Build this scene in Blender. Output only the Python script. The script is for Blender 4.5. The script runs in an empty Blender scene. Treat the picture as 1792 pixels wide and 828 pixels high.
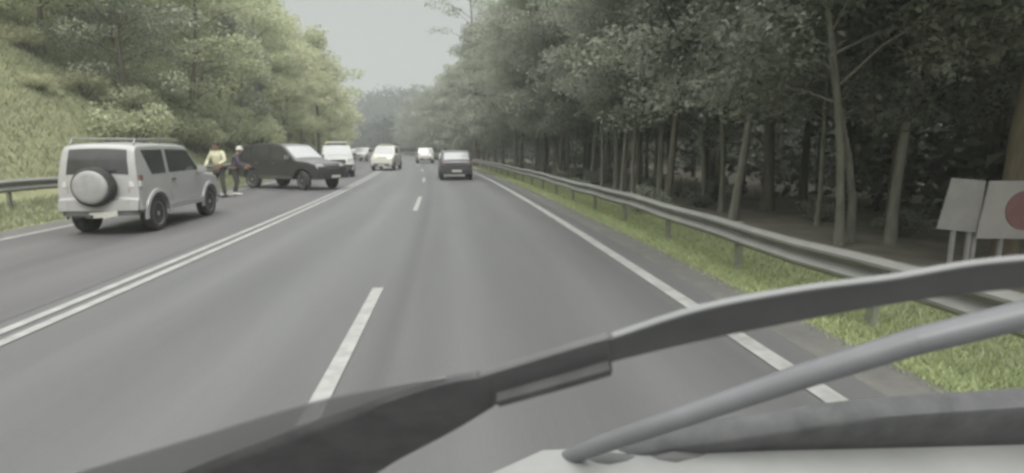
import bpy, bmesh, math, random
import numpy as np
from mathutils import Vector, Matrix, noise
R = math.radians
scene = bpy.context.scene
C = scene.collection

# ------------------------------------------------------------------ camera, sky, sun, exposure
cam_d = bpy.data.cameras.new('camera')
cam = bpy.data.objects.new('camera', cam_d); C.objects.link(cam)
cam.location = (0, 0, 1.7)
cam.rotation_euler = (R(90 - 8.827), 0, R(-5.484))
cam_d.sensor_fit = 'HORIZONTAL'; cam_d.sensor_width = 36.0
cam_d.lens = 36.0 * 1000.0 / 1792.0
cam_d.clip_start = 0.02; cam_d.clip_end = 6000
scene.camera = cam
cam_d.dof.use_dof = True; cam_d.dof.focus_distance = 16.0; cam_d.dof.aperture_fstop = 8.0   # a phone lens: opening about 2.5 mm

SUN_EL, SUN_AZ = 52.0, 176.0          # degrees; azimuth measured from +Y towards +X
world = bpy.data.worlds.new('World'); scene.world = world; world.use_nodes = True
nt = world.node_tree; nt.nodes.clear()
w_out = nt.nodes.new('ShaderNodeOutputWorld'); bg = nt.nodes.new('ShaderNodeBackground')
sky = nt.nodes.new('ShaderNodeTexSky'); sky.sky_type = 'NISHITA'; sky.sun_disc = False
sky.sun_elevation = R(SUN_EL); sky.sun_rotation = R(SUN_AZ); sky.dust_density = 4.0; sky.air_density = 1.0
# overcast: an even grey cloud layer, brighter overhead, thin blue behind it
tc = nt.nodes.new('ShaderNodeTexCoord'); sep = nt.nodes.new('ShaderNodeSeparateXYZ')
mr = nt.nodes.new('ShaderNodeMapRange'); mr.inputs['From Min'].default_value = 0.22; mr.inputs['From Max'].default_value = 1.0
mr.inputs['To Min'].default_value = 2.5; mr.inputs['To Max'].default_value = 24.0
mul = nt.nodes.new('ShaderNodeMix'); mul.data_type = 'RGBA'; mul.blend_type = 'MULTIPLY'; mul.inputs['Factor'].default_value = 1.0
mul.inputs['A'].default_value = (1.0, 1.008, .985, 1)
mx = nt.nodes.new('ShaderNodeMix'); mx.data_type = 'RGBA'; mx.inputs['Factor'].default_value = 0.93
L = nt.links.new
L(tc.outputs['Generated'], sep.inputs[0]); L(sep.outputs['Z'], mr.inputs['Value']); L(mr.outputs[0], mul.inputs['B'])
L(sky.outputs[0], mx.inputs['A']); L(mul.outputs['Result'], mx.inputs['B'])
L(mx.outputs['Result'], bg.inputs['Color']); bg.inputs['Strength'].default_value = 0.1
L(bg.outputs[0], w_out.inputs['Surface'])

sun_d = bpy.data.lights.new('sun', 'SUN'); sun_d.energy = 1.5; sun_d.angle = R(22); sun_d.color = (1, .965, .9)
sun = bpy.data.objects.new('sun', sun_d); C.objects.link(sun)
sd = Vector((math.sin(R(SUN_AZ)) * math.cos(R(SUN_EL)), math.cos(R(SUN_AZ)) * math.cos(R(SUN_EL)), math.sin(R(SUN_EL))))
sun.rotation_euler = sd.to_track_quat('Z', 'Y').to_euler(); sun.location = (0, 0, 60)

scene.view_settings.view_transform = 'Standard'; scene.view_settings.look = 'None'
scene.view_settings.exposure = 0.68; scene.view_settings.gamma = 1.0
scene.render.engine = 'CYCLES'
cy = scene.cycles
cy.use_denoising = True; cy.max_bounces = 6; cy.diffuse_bounces = 4; cy.glossy_bounces = 2; cy.transmission_bounces = 3
cy.transparent_max_bounces = 4; cy.volume_bounces = 1; cy.filter_width = 3.0; cy.caustics_reflective = False; cy.caustics_refractive = False

# ------------------------------------------------------------------ helpers
rng = np.random.default_rng(7)
random.seed(7)

def tag(o, label=None, cat=None, group=None, kind=None):
    if label: o['label'] = label
    if cat: o['category'] = cat
    if group: o['group'] = group
    if kind: o['kind'] = kind
    return o

def link(name, me, mat=None, parent=None):
    o = bpy.data.objects.new(name, me); C.objects.link(o)
    if mat is not None and me is not None and not me.materials: me.materials.append(mat)
    if parent is not None: o.parent = parent
    return o

def empty(name, loc=(0, 0, 0), rz=0.0):
    o = bpy.data.objects.new(name, None); C.objects.link(o)
    o.location = loc; o.rotation_euler = (0, 0, rz); o.empty_display_size = .2
    return o

def copy_tree(o, parent=None):
    c = o.copy(); C.objects.link(c)
    if parent is not None: c.parent = parent
    for ch in list(o.children): copy_tree(ch, c)
    return c

def pymesh(name, verts, faces, smooth=None):
    me = bpy.data.meshes.new(name); me.from_pydata([tuple(v) for v in verts], [], faces); me.update()
    bm = bmesh.new(); bm.from_mesh(me); bmesh.ops.recalc_face_normals(bm, faces=bm.faces); bm.to_mesh(me); bm.free()
    if smooth is not None:
        me.polygons.foreach_set('use_smooth', [True] * len(me.polygons)); me.set_sharp_from_angle(angle=R(smooth))
    return me

def npmesh(name, verts, quads):
    """fast mesh from (N,3) verts and (M,k) faces"""
    me = bpy.data.meshes.new(name); k = quads.shape[1]
    me.vertices.add(len(verts)); me.vertices.foreach_set('co', np.asarray(verts, np.float32).ravel())
    me.loops.add(quads.size); me.loops.foreach_set('vertex_index', quads.astype(np.int32).ravel())
    me.polygons.add(len(quads)); me.polygons.foreach_set('loop_start', np.arange(0, quads.size, k, dtype=np.int32))
    me.update(calc_edges=True); me.validate()
    return me

class MB:
    def __init__(s): s.v = []; s.f = []
    def add(s, verts, faces):
        o = len(s.v); s.v += [tuple(v) for v in verts]; s.f += [tuple(i + o for i in f) for f in faces]; return s
    def box(s, c, d, rot=None):
        x, y, z = (a / 2 for a in d); p = [Vector((i * x, j * y, k * z)) for i in (-1, 1) for j in (-1, 1) for k in (-1, 1)]
        if rot is not None: p = [rot @ q for q in p]
        return s.add([q + Vector(c) for q in p], [(0, 1, 3, 2), (4, 6, 7, 5), (0, 4, 5, 1), (2, 3, 7, 6), (0, 2, 6, 4), (1, 5, 7, 3)])
    def tube(s, pts, rad, n=8, caps=True):
        pts = [Vector(p) for p in pts]; m = len(pts)
        if not hasattr(rad, '__len__'): rad = [rad] * m
        ref = Vector((0, 0, 1)) if abs((pts[-1] - pts[0]).normalized().z) < .9 else Vector((1, 0, 0))
        vs = []
        for i, p in enumerate(pts):
            t = (pts[min(i + 1, m - 1)] - pts[max(i - 1, 0)]).normalized(); a = t.cross(ref).normalized(); b = a.cross(t)
            for k in range(n):
                q = 2 * math.pi * k / n; vs.append(p + (a * math.cos(q) + b * math.sin(q)) * rad[i])
        fs = [(i * n + k, i * n + (k + 1) % n, (i + 1) * n + (k + 1) % n, (i + 1) * n + k) for i in range(m - 1) for k in range(n)]
        if caps: fs += [tuple(range(n))[::-1], tuple(range((m - 1) * n, m * n))]
        return s.add(vs, fs)
    def lathe(s, prof, n=24, axis='x', c=(0, 0, 0)):
        """prof: (axial, radius)"""
        vs = []
        for a, r in prof:
            for k in range(n):
                q = 2 * math.pi * k / n; u, w = r * math.cos(q), r * math.sin(q)
                vs.append({'x': (a, u, w), 'y': (u, a, w), 'z': (u, w, a)}[axis])
        vs = [(v[0] + c[0], v[1] + c[1], v[2] + c[2]) for v in vs]; m = len(prof)
        fs = [(i * n + k, i * n + (k + 1) % n, (i + 1) * n + (k + 1) % n, (i + 1) * n + k) for i in range(m - 1) for k in range(n)]
        fs += [tuple(range(n))[::-1], tuple(range((m - 1) * n, m * n))]
        return s.add(vs, fs)
    def prism(s, poly, d):
        """poly: list of 3-D points of a flat outline, d: extrusion vector"""
        n = len(poly); p = [Vector(q) for q in poly]; d = Vector(d)
        return s.add(p + [q + d for q in p], [tuple(range(n))[::-1], tuple(range(n, 2 * n))] + [(i, (i + 1) % n, (i + 1) % n + n, i + n) for i in range(n)])
    def build(s, name, mat, parent=None, smooth=40, bevel=0):
        me = pymesh(name, s.v, s.f, smooth)
        if bevel:
            bm = bmesh.new(); bm.from_mesh(me)
            bmesh.ops.bevel(bm, geom=[e for e in bm.edges if e.is_manifold and e.calc_face_angle(0) > .5], offset=bevel, segments=2, affect='EDGES', clamp_overlap=True)
            bm.to_mesh(me); bm.free(); me.polygons.foreach_set('use_smooth', [True] * len(me.polygons)); me.set_sharp_from_angle(angle=R(smooth or 40))
        return link(name, me, mat, parent)

# ------------------------------------------------------------------ materials
def mat(name, col, rough=.6, metal=0.0, spec=.5, var=0.0, scale=4.0, col2=None, bump=0.0, bscale=40.0, stretch=None, coat=0.0, emit=None, translucent=0.0, island=0.0, objrand=0.0, detail=6.0):
    m = bpy.data.materials.new(name); m.use_nodes = True; n = m.node_tree; P = n.nodes['Principled BSDF']; K = n.links.new
    P.inputs['Base Color'].default_value = (*col, 1); P.inputs['Roughness'].default_value = rough; P.inputs['Metallic'].default_value = metal
    P.inputs['Specular IOR Level'].default_value = spec; P.inputs['Coat Weight'].default_value = coat
    tcn = n.nodes.new('ShaderNodeTexCoord'); mp = n.nodes.new('ShaderNodeMapping'); K(tcn.outputs['Object'], mp.inputs[0])
    if stretch: mp.inputs['Scale'].default_value = stretch
    src = None
    if var or col2:
        nz = n.nodes.new('ShaderNodeTexNoise'); nz.inputs['Scale'].default_value = scale; nz.inputs['Detail'].default_value = detail; nz.inputs['Roughness'].default_value = .65
        K(mp.outputs[0], nz.inputs['Vector'])
        rp = n.nodes.new('ShaderNodeMapRange'); rp.inputs['From Min'].default_value = .32; rp.inputs['From Max'].default_value = .68; K(nz.outputs['Fac'], rp.inputs['Value'])
        mi = n.nodes.new('ShaderNodeMix'); mi.data_type = 'RGBA'; K(rp.outputs[0], mi.inputs['Factor'])
        a = tuple(c * (1 - var) for c in col); b = col2 or tuple(c * (1 + var) for c in col)
        mi.inputs['A'].default_value = (*a, 1); mi.inputs['B'].default_value = (*b, 1); src = mi.outputs['Result']
    for amt, kind in ((island, 'i'), (objrand, 'o')):
        if amt:
            if kind == 'i': g = n.nodes.new('ShaderNodeNewGeometry'); so = g.outputs['Random Per Island']
            else: g = n.nodes.new('ShaderNodeObjectInfo'); so = g.outputs['Random']
            r_ = n.nodes.new('ShaderNodeMapRange'); r_.inputs['To Min'].default_value = 1 - amt; r_.inputs['To Max'].default_value = 1 + amt; K(so, r_.inputs['Value'])
            h = n.nodes.new('ShaderNodeHueSaturation'); K(r_.outputs[0], h.inputs['Value'])
            if src is not None: K(src, h.inputs['Color'])
            else: h.inputs['Color'].default_value = (*col, 1)
            src = h.outputs['Color']
    if src is not None: K(src, P.inputs['Base Color'])
    if bump:
        bz = n.nodes.new('ShaderNodeTexNoise'); bz.inputs['Scale'].default_value = bscale; bz.inputs['Detail'].default_value = 4; K(mp.outputs[0], bz.inputs['Vector'])
        bp = n.nodes.new('ShaderNodeBump'); bp.inputs['Strength'].default_value = bump; bp.inputs['Distance'].default_value = .02
        K(bz.outputs['Fac'], bp.inputs['Height']); K(bp.outputs[0], P.inputs['Normal'])
    if emit:
        P.inputs['Emission Color'].default_value = (*emit[:3], 1); P.inputs['Emission Strength'].default_value = emit[3]
    if translucent:
        out = n.nodes['Material Output']; tr = n.nodes.new('ShaderNodeBsdfTranslucent'); ms = n.nodes.new('ShaderNodeMixShader'); ms.inputs[0].default_value = translucent
        if src is not None: K(src, tr.inputs['Color'])
        else: tr.inputs['Color'].default_value = (*col, 1)
        K(P.outputs[0], ms.inputs[1]); K(tr.outputs[0], ms.inputs[2]); K(ms.outputs[0], out.inputs['Surface'])
    return m

M = {}
M['asphalt'] = mat('asphalt', (.118, .119, .12), .55, spec=.4, var=.15, scale=.35, bump=.35, bscale=90, stretch=(1.6, .12, 1))
M['asphalt_dark'] = mat('asphalt_dark', (.118, .115, .119), .6, spec=.35, var=.12, scale=.5, bump=.35, bscale=90, stretch=(1.4, .15, 1))
def wheel_tracks(m, tracks, amt):
    n = m.node_tree; K = n.links.new; P = n.nodes['Principled BSDF']; src = P.inputs['Base Color'].links[0].from_socket
    uvn = n.nodes.new('ShaderNodeUVMap'); uvn.uv_map = 'across'; sp = n.nodes.new('ShaderNodeSeparateXYZ'); K(uvn.outputs[0], sp.inputs[0])
    cr = n.nodes.new('ShaderNodeValToRGB'); cr.color_ramp.interpolation = 'EASE'; K(sp.outputs['X'], cr.inputs[0]); e = cr.color_ramp.elements
    e[0].position = 0; e[0].color = (.5, .5, .5, 1); e[1].position = 1; e[1].color = (.5, .5, .5, 1)
    for d, w, v in tracks:
        for k, c in ((-w, .5), (0, v), (w, .5)):
            q = e.new((d + k) / 12 + .8); q.color = (c, c, c, 1)
    r = n.nodes.new('ShaderNodeMapRange'); r.inputs['To Min'].default_value = 1 - amt; r.inputs['To Max'].default_value = 1 + amt; K(cr.outputs[0], r.inputs['Value'])
    h = n.nodes.new('ShaderNodeHueSaturation'); K(src, h.inputs['Color']); K(r.outputs[0], h.inputs['Value']); K(h.outputs[0], P.inputs['Base Color'])
wheel_tracks(M['asphalt'], ((-3.1, .5, .9), (-1.75, .45, .85), (-.6, .28, .02), (.05, .5, .95), (1.55, .55, .95), (2.3, .2, .25)), .2)
wheel_tracks(M['asphalt_dark'], ((-7.3, .5, .85), (-6.2, .45, .1), (-5.3, .5, .85)), .16)
M['paint_line'] = mat('paint_line', (.325, .325, .317), .6, var=.2, scale=5, bump=.2, bscale=60)
M['gravel'] = mat('gravel', (.125, .125, .12), .9, spec=.2, col2=(.17, .167, .155), scale=2.2, bump=.8, bscale=30)
M['ground'] = mat('ground', (.3, .32, .16), .95, spec=.1, col2=(.32, .31, .18), scale=.6, bump=.7, bscale=8)
M['bank'] = mat('bank', (.19, .205, .11), .95, spec=.1, col2=(.3, .3, .18), scale=.22, bump=.9, bscale=3)
M['litter'] = mat('litter', (.16, .152, .125), .95, spec=.1, col2=(.25, .235, .2), scale=1.2, bump=.9, bscale=6)
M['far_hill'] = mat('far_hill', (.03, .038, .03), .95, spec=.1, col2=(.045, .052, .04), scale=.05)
M['leaf_right'] = mat('leaf_right', (.40, .425, .355), .6, spec=.15, island=.22, objrand=.2, translucent=.42)
M['leaf_deep_shade'] = mat('leaf_deep_shade', (.19, .205, .17), .7, spec=.1, island=.25, translucent=.3)  # darker copy of the right-hand leaf: forest interior shade put into the colour
M['leaf_left'] = mat('leaf_left', (.51, .54, .37), .6, spec=.15, island=.22, objrand=.25, translucent=.42)
M['leaf_olive'] = mat('leaf_olive', (.55, .565, .375), .6, spec=.15, island=.2, objrand=.2, translucent=.42)
M['leaf_silver'] = mat('leaf_silver', (.36, .39, .3), .5, spec=.4, island=.45, objrand=.1, translucent=.25)
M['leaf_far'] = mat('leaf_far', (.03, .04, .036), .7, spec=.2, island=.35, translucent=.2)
M['bark_pale'] = mat('bark_pale', (.235, .233, .2), .85, spec=.2, var=.25, scale=3, bump=.5, bscale=12, stretch=(3, 3, .6))
M['bark_dark'] = mat('bark_dark', (.15, .14, .115), .9, spec=.2, var=.3, scale=3, bump=.6, bscale=12, stretch=(3, 3, .5))
M['reflection_brown'] = mat('reflection_brown', (.21, .18, .135), .9, spec=.2, var=.2, scale=3, bump=.6, bscale=12, stretch=(3, 3, .5))
M['grass'] = mat('grass', (.40, .455, .26), .8, spec=.2, island=.4, translucent=.3)
M['grass_dry'] = mat('grass_dry', (.30, .325, .215), .85, spec=.2, island=.35, translucent=.3)
M['steel'] = mat('steel', (.25, .25, .235), .5, .35, var=.12, scale=2, bump=.1, bscale=10)
M['steel_dull'] = mat('steel_dull', (.25, .26, .21), .7, .2, var=.2, scale=4)
M['white_paint'] = mat('white_paint', (.39, .39, .385), .35, coat=.3, var=.05, scale=1.2)
M['cover_grey'] = mat('cover_grey', (.34, .34, .335), .5, var=.14, scale=5)
M['white_paint_b'] = mat('white_paint_b', (.44, .45, .44), .3, coat=.4, var=.04, scale=1.2)
M['cream_paint'] = mat('cream_paint', (.54, .535, .475), .35, coat=.3, var=.04, scale=1.2)
M['dark_paint'] = mat('dark_paint', (.042, .041, .043), .3, coat=.5, var=.12, scale=1.5)
M['charcoal_paint'] = mat('charcoal_paint', (.042, .042, .048), .35, coat=.4, var=.1, scale=1.5)
M['glass_dark'] = mat('glass_dark', (.055, .056, .055), .08, spec=.55, coat=.3, var=.25, scale=2)
M['glass_painted_sky'] = mat('glass_painted_sky', (.3, .31, .31), .06, spec=1.0, coat=1.0)  # pale base colour stands in for sky reflected in the glass
M['black_plastic'] = mat('black_plastic', (.06, .06, .06), .55, var=.15, scale=5)
M['grey_plastic'] = mat('grey_plastic', (.11, .11, .108), .6, var=.15, scale=5)
M['tyre'] = mat('tyre', (.055, .055, .054), .85, spec=.2, var=.2, scale=8)
M['alloy'] = mat('alloy', (.42, .42, .41), .4, .5, var=.08, scale=6)
M['tail_red'] = mat('tail_red', (.22, .12, .11), .3, coat=.4)
M['lens_white'] = mat('lens_white', (.6, .6, .57), .2, coat=.5)
M['lamp_on'] = mat('lamp_on', (.8, .8, .75), .2, emit=(1, .97, .85, 1.2))
M['plate'] = mat('plate', (.55, .55, .5), .5, var=.05, scale=8)
M['hivis'] = mat('hivis', (.62, .61, .44), .8, var=.12, scale=6, bump=.3, bscale=14)
M['cloth_dark'] = mat('cloth_dark', (.075, .073, .065), .9, var=.2, scale=6, bump=.3, bscale=14)
M['cloth_purple'] = mat('cloth_purple', (.085, .072, .095), .9, var=.2, scale=6, bump=.3, bscale=14)
M['cloth_white'] = mat('cloth_white', (.6, .6, .58), .85, var=.06, scale=9)
M['skin'] = mat('skin', (.3, .19, .13), .55, spec=.35, var=.06, scale=8)
M['hair'] = mat('hair', (.03, .025, .02), .7)
M['sign_grey'] = mat('sign_grey', (.45, .44, .44), .6, .2, var=.12, scale=3)
M['sign_white'] = mat('sign_white', (.50, .485, .475), .5, var=.08, scale=4)
M['sign_red'] = mat('sign_red', (.30, .155, .16), .5, var=.1, scale=6)
M['rubber'] = mat('rubber', (.075, .075, .08), .75, spec=.3, col2=(.115, .118, .12), scale=28, detail=3)
M['wiper_steel'] = mat('wiper_steel', (.095, .095, .10), .45, spec=.5, var=.15, scale=12)
M['wiper_highlight'] = mat('wiper_highlight', (.22, .225, .23), .6, var=.06, scale=12)  # lighter than the arm face: its top highlight put into the colour
M['lip'] = mat('lip', (.33, .333, .34), .8, spec=.2)
_n = M['lip'].node_tree; _t = _n.nodes.new('ShaderNodeBsdfTransparent'); _m = _n.nodes.new('ShaderNodeMixShader'); _m.inputs[0].default_value = .34
_n.links.new(_n.nodes['Principled BSDF'].outputs[0], _m.inputs[1]); _n.links.new(_t.outputs[0], _m.inputs[2]); _n.links.new(_m.outputs[0], _n.nodes['Material Output'].inputs['Surface'])
M['arm_grey'] = mat('arm_grey', (.135, .138, .148), .45, spec=.5, var=.1, scale=14)
M['cowl_grey'] = mat('cowl_grey', (.24, .245, .24), .5, var=.1, scale=6)

# ------------------------------------------------------------------ road line and terrain
def xo(y):
    """sideways offset of the road (its left hand bend) at distance y"""
    if y <= 0: return 0.0
    if y < 100: return -0.00086 * y * y
    x = -8.6
    if y < 140: return x - .172 * (y - 100)
    x -= .172 * 40; k = min(y, 290) - 140
    x -= .172 * k + .00125 * k * k
    if y > 290: x -= .547 * (y - 290)
    return x

def n2(x, y, s, z=0.0): return noise.noise((x / s, y / s, z))
def sst(a, b, v):
    t = min(1, max(0, (v - a) / (b - a))); return t * t * (3 - 2 * t)

def hgt(x, y):
    d = x - xo(y)
    h = -0.03
    if d > 2.9:
        h += -.08 * sst(3.6, 6, d) + .10 * n2(x, y, 5) * sst(4.5, 8, d) + .5 * n2(x, y, 22, 3) * sst(9, 25, d) + 6 * sst(60, 220, d)
    if d < -8.6:
        e = -8.6 - d
        h += .3 * sst(.3, 2.6, e)
        s = max(0, e - 2.6)
        up = 62 * (1 - math.exp(-s * 1.02 / 62))
        up *= 1 + .12 * n2(x, y, 30, 9)
        h += up + .35 * n2(x, y, 4) * sst(0, 4, s) + 1.5 * n2(x, y, 17, 5) * sst(3, 15, s)
    if y > 185:
        g = 31 * math.exp(-((y - 300) / 42) ** 2) * (1 + .12 * n2(x, y, 90) + .05 * n2(x, y, 30)) * (1 - .35 * sst(-75, 40, x)) * sst(12, 40, d)
        h = h * (1 - sst(240, 330, y) * .9) + g + (20 * sst(420, 520, y) if y > 420 else 0) * 0
    return h

ys = np.concatenate([np.arange(-14, 40, 1.0), np.arange(40, 120, 2.5), np.arange(120, 540, 8), np.arange(540, 1300, 40), np.array([1500, 2000, 3000])])
ds = np.concatenate([[-1500, -900, -600, -420, -300, -240], np.arange(-200, -60, 9), np.arange(-60, -26, 2.2), np.arange(-26, -8.6, .75), [-8.6, -6, -3, 0, 2.6, 2.9, 3.3], np.arange(3.7, 12, .7), np.arange(12, 40, 2.5), np.arange(42, 240, 12), [300, 420, 600, 900, 1500]])
gv = []; nd = len(ds)
for y in ys:
    for d in ds:
        x = xo(y) + d; gv.append((x, y, hgt(x, y)))
gf = np.array([(i * nd + j, i * nd + j + 1, (i + 1) * nd + j + 1, (i + 1) * nd + j) for i in range(len(ys) - 1) for j in range(nd - 1)])
gme = npmesh('ground', np.array(gv), gf)
gme.polygons.foreach_set('use_smooth', [True] * len(gme.polygons))
ground = link('ground', gme, M['ground']); tag(ground, kind='structure')
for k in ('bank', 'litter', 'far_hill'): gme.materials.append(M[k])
mi_ = []
for i in range(len(ys) - 1):
    for j in range(nd - 1):
        d = (ds[j] + ds[j + 1]) / 2; y = (ys[i] + ys[i + 1]) / 2
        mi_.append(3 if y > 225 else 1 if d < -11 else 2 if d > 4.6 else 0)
gme.polygons.foreach_set('material_index', mi_)

def strip(name, d0, d1, y0, y1, z, m, step=2.0, kind='structure', merge=None):
    n = max(2, int((y1 - y0) / step) + 1); vs = []; fs = []
    for i in range(n):
        y = y0 + (y1 - y0) * i / (n - 1); vs += [(xo(y) + d0, y, z), (xo(y) + d1, y, z)]
    fs = [(2 * i, 2 * i + 1, 2 * i + 3, 2 * i + 2) for i in range(n - 1)]
    if merge is not None: merge.add(vs, fs); return None
    me = pymesh(name, vs, fs); uv = me.uv_layers.new(name='across')
    for lp_ in me.loops: uv.data[lp_.index].uv = ((d0, d1)[lp_.vertex_index % 2] / 12 + .8, me.vertices[lp_.vertex_index].co.y / 12)
    o = link(name, me, m); tag(o, kind=kind); return o

strip('road', -8.62, 2.95, -12, 420, 0.004, M['asphalt'])
strip('oncoming_lane', -8.6, -4.45, -12, 420, 0.008, M['asphalt_dark'])
strip('gravel_shoulder', 2.95, 3.45, -12, 260, 0.0, M['gravel'])
strip('left_verge', -9.3, -8.62, -12, 260, 0.0, M['gravel'])
Z = .013
strip('edge_line', 2.45, 2.63, -12, 300, Z, M['paint_line'])
strip('far_edge_line', -8.42, -8.27, -12, 300, Z, M['paint_line'])
cl = MB(); strip('', -4.27, -4.15, -12, 160, Z, None, merge=cl); strip('', -4.03, -3.91, -12, 160, Z, None, merge=cl)
tag(cl.build('centre_lines', M['paint_line'], smooth=None), kind='structure')
ld = MB()
for k in range(-1, 12):
    e = 6.92 + 13.2 * k; strip('', -1.0, -.87, e - 4.5, e, Z, None, step=1.1, merge=ld)
tag(ld.build('lane_dashes', M['paint_line'], smooth=None), kind='structure')

# ------------------------------------------------------------------ guardrails
def guardrail(name, label, d, y0, y1, zt, face, post_step, first, zgnd):
    root = empty(name, (0, 0, 0)); tag(root, label, 'guardrail', 'guardrails')
    prof = [(0, 0), (.035, -.012), (.08, -.05), (.082, -.075), (.03, -.125), (.004, -.145), (.004, -.165), (.03, -.185), (.082, -.235), (.08, -.26), (.035, -.298), (0, -.31)]
    n = int((y1 - y0) / 1.0) + 1; vs = []
    for i in range(n):
        y = y0 + (y1 - y0) * i / (n - 1); wob = .012 * math.sin(y * 1.7) + .018 * math.sin(y * .53 + 1)
        for (a, b) in prof: vs.append((xo(y) + d + face * a, y, zt + b + wob))
    m = len(prof)
    fs = [(i * m + k, i * m + k + 1, (i + 1) * m + k + 1, (i + 1) * m + k) for i in range(n - 1) for k in range(m - 1)]
    me = pymesh('beam', vs, fs, 35); b = link('beam', me, M['steel'], root)
    so = b.modifiers.new('thickness', 'SOLIDIFY'); so.thickness = .006; so.offset = 0
    y = first; first_post = None
    while y < y1 - .3:
        if first_post is None:
            p = MB().box((0, 0, (zt - .02 + zgnd) / 2 - .1), (.07, .11, zt - .02 - zgnd + .2)).box((face * .03, 0, zt - .16), (.06, .09, .2))
            first_post = p.build('post', M['steel_dull'], root, bevel=.006); o = first_post
        else:
            o = first_post.copy(); C.objects.link(o)
        o.location = (xo(y) + d - face * .065, y, 0); y += post_step
    return root
guardrail('guardrail', 'pale grey guardrail running along the right grass verge before the dark forest', 3.98, 1.2, 150, .68, -1, 2.65, 2.4, -.08)
guardrail('guardrail', 'short run of guardrail at the foot of the left grassy bank behind the white off-roader', -10.6, 2, 60, .93, 1, 4.0, 3.0, .18)

# ------------------------------------------------------------------ foliage
def leaf_arrays(centers, size, rg, upbias=.6, aspect=.55):
    n = len(centers)
    nrm = rg.normal(size=(n, 3)); nrm[:, 2] = np.abs(nrm[:, 2]) + upbias; nrm /= np.linalg.norm(nrm, axis=1)[:, None]
    t = rg.normal(size=(n, 3)); t -= nrm * (t * nrm).sum(1)[:, None]; t /= np.linalg.norm(t, axis=1)[:, None]
    b = np.cross(nrm, t); s = (size * rg.uniform(.6, 1.4, n))[:, None]
    fold = nrm * s * .18
    v = np.stack([centers - t * s * .5, centers + b * s * aspect * .5 + fold, centers + t * s * .5 - fold * .5, centers - b * s * aspect * .5 + fold], 1)
    return v.reshape(-1, 3)

def leaf_mesh(name, centers, size, rg, **k):
    v = leaf_arrays(centers, size, rg, **k); return npmesh(name, v, np.arange(len(v)).reshape(-1, 4))

def tree_meshes(seed, H, zb, Rad, nlimb, per, leaf, tr, lean=(0, 0), fork=False, spread=.75, shape=.8, extra=60, flat=.6):
    rg = np.random.default_rng(seed); rd = random.Random(seed); mb = MB()
    top = Vector((lean[0] + rd.uniform(-.5, .5), lean[1] + rd.uniform(-.5, .5), H * .93))
    ph = rd.uniform(0, 6)
    def axis(u):
        w = .16 * math.sin(u * 7 + ph) * min(1, H / 12)
        return Vector((top.x * u + w, top.y * u + .12 * math.cos(u * 6 + ph), top.z * u - .25 * (u == 0)))
    us = [0, .03, .08, .16, .26, .38, .5, .64, .8, 1]
    mb.tube([axis(u) for u in us], [tr * (1.5 if u == 0 else 1.15 if u < .05 else (1 - .85 * u)) for u in us], 9)
    stems = [axis]
    if fork:
        ax2 = lambda u: axis(u * .3) + Vector((.42 * (1 - u) + .1 * math.sin(u * 5), .1 * (1 - u), 0))
        mb.tube([ax2(u) for u in (0, .08, .25, .5, .8, 1)], [tr * 1.3, tr * .95, tr * .9, tr * .8, tr * .7, tr * .4], 8)
    cl = []
    for i in range(nlimb):
        st = rd.choice(stems); u = zb / H + (1 - zb / H) * ((i + rd.random() * .8) / nlimb) ** .9; u = min(.99, u)
        rel = max(0, (u - zb / H) / (1 - zb / H))
        rr = Rad * (math.sin(math.pi * min(1, (.16 + .84 * rel)) ** shape) * .9 + .14) * rd.uniform(.65, 1.1)
        a = i * 2.4 + rd.uniform(-.5, .5); p0 = st(u * .97)
        up = rd.uniform(.05, .5) * rr
        p3 = p0 + Vector((math.cos(a) * rr, math.sin(a) * rr, up)); p1 = p0.lerp(p3, .35) + Vector((0, 0, .12 * rr)); p2 = p0.lerp(p3, .7) + Vector((0, 0, .12 * rr))
        lr = tr * (1 - .8 * u) * .26 + .01
        mb.tube([p0, p1, p2, p3], [lr, lr * .7, lr * .45, lr * .15], 5, caps=False)
        for q, wt in ((p3, 1), (p2, .9), (p1, .45)):
            if rd.random() < wt:
                cl.append((q, spread * rd.uniform(.7, 1.25)))
                if rd.random() < .7: cl.append((q + Vector((rd.uniform(-1, 1), rd.uniform(-1, 1), rd.uniform(-.5, .7))) * spread, spread * rd.uniform(.5, .9)))
    pts = []
    for q, s in cl:
        k = int(per * (s / spread) ** 2 * rd.uniform(.5, 1.2)) + 4
        g = rg.normal(size=(k, 3)); g /= np.maximum(np.linalg.norm(g, axis=1), .4)[:, None] ; g *= rg.uniform(.2, 1, k)[:, None] ** .5
        pts.append(np.array(q) + g * np.array([s, s, s * flat]))
    pts = np.concatenate(pts)
    return pymesh('trunk', mb.v, mb.f, 50), leaf_mesh('crown', pts, leaf, rg)

def plant(name, meshes, bark, leafm, loc, rz, sc, label, cat, group=None, parts=('trunk', 'crown')):
    root = empty(name, loc, rz); root.scale = (sc, sc, sc); tag(root, label, cat, group)
    for nm, me, m in zip(parts, meshes, (bark, leafm)):
        o = bpy.data.objects.new(nm, me); C.objects.link(o); o.parent = root
        if not me.materials: me.materials.append(m)
        o.material_slots[0].link = 'OBJECT'; o.material_slots[0].material = m
    return root

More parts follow.
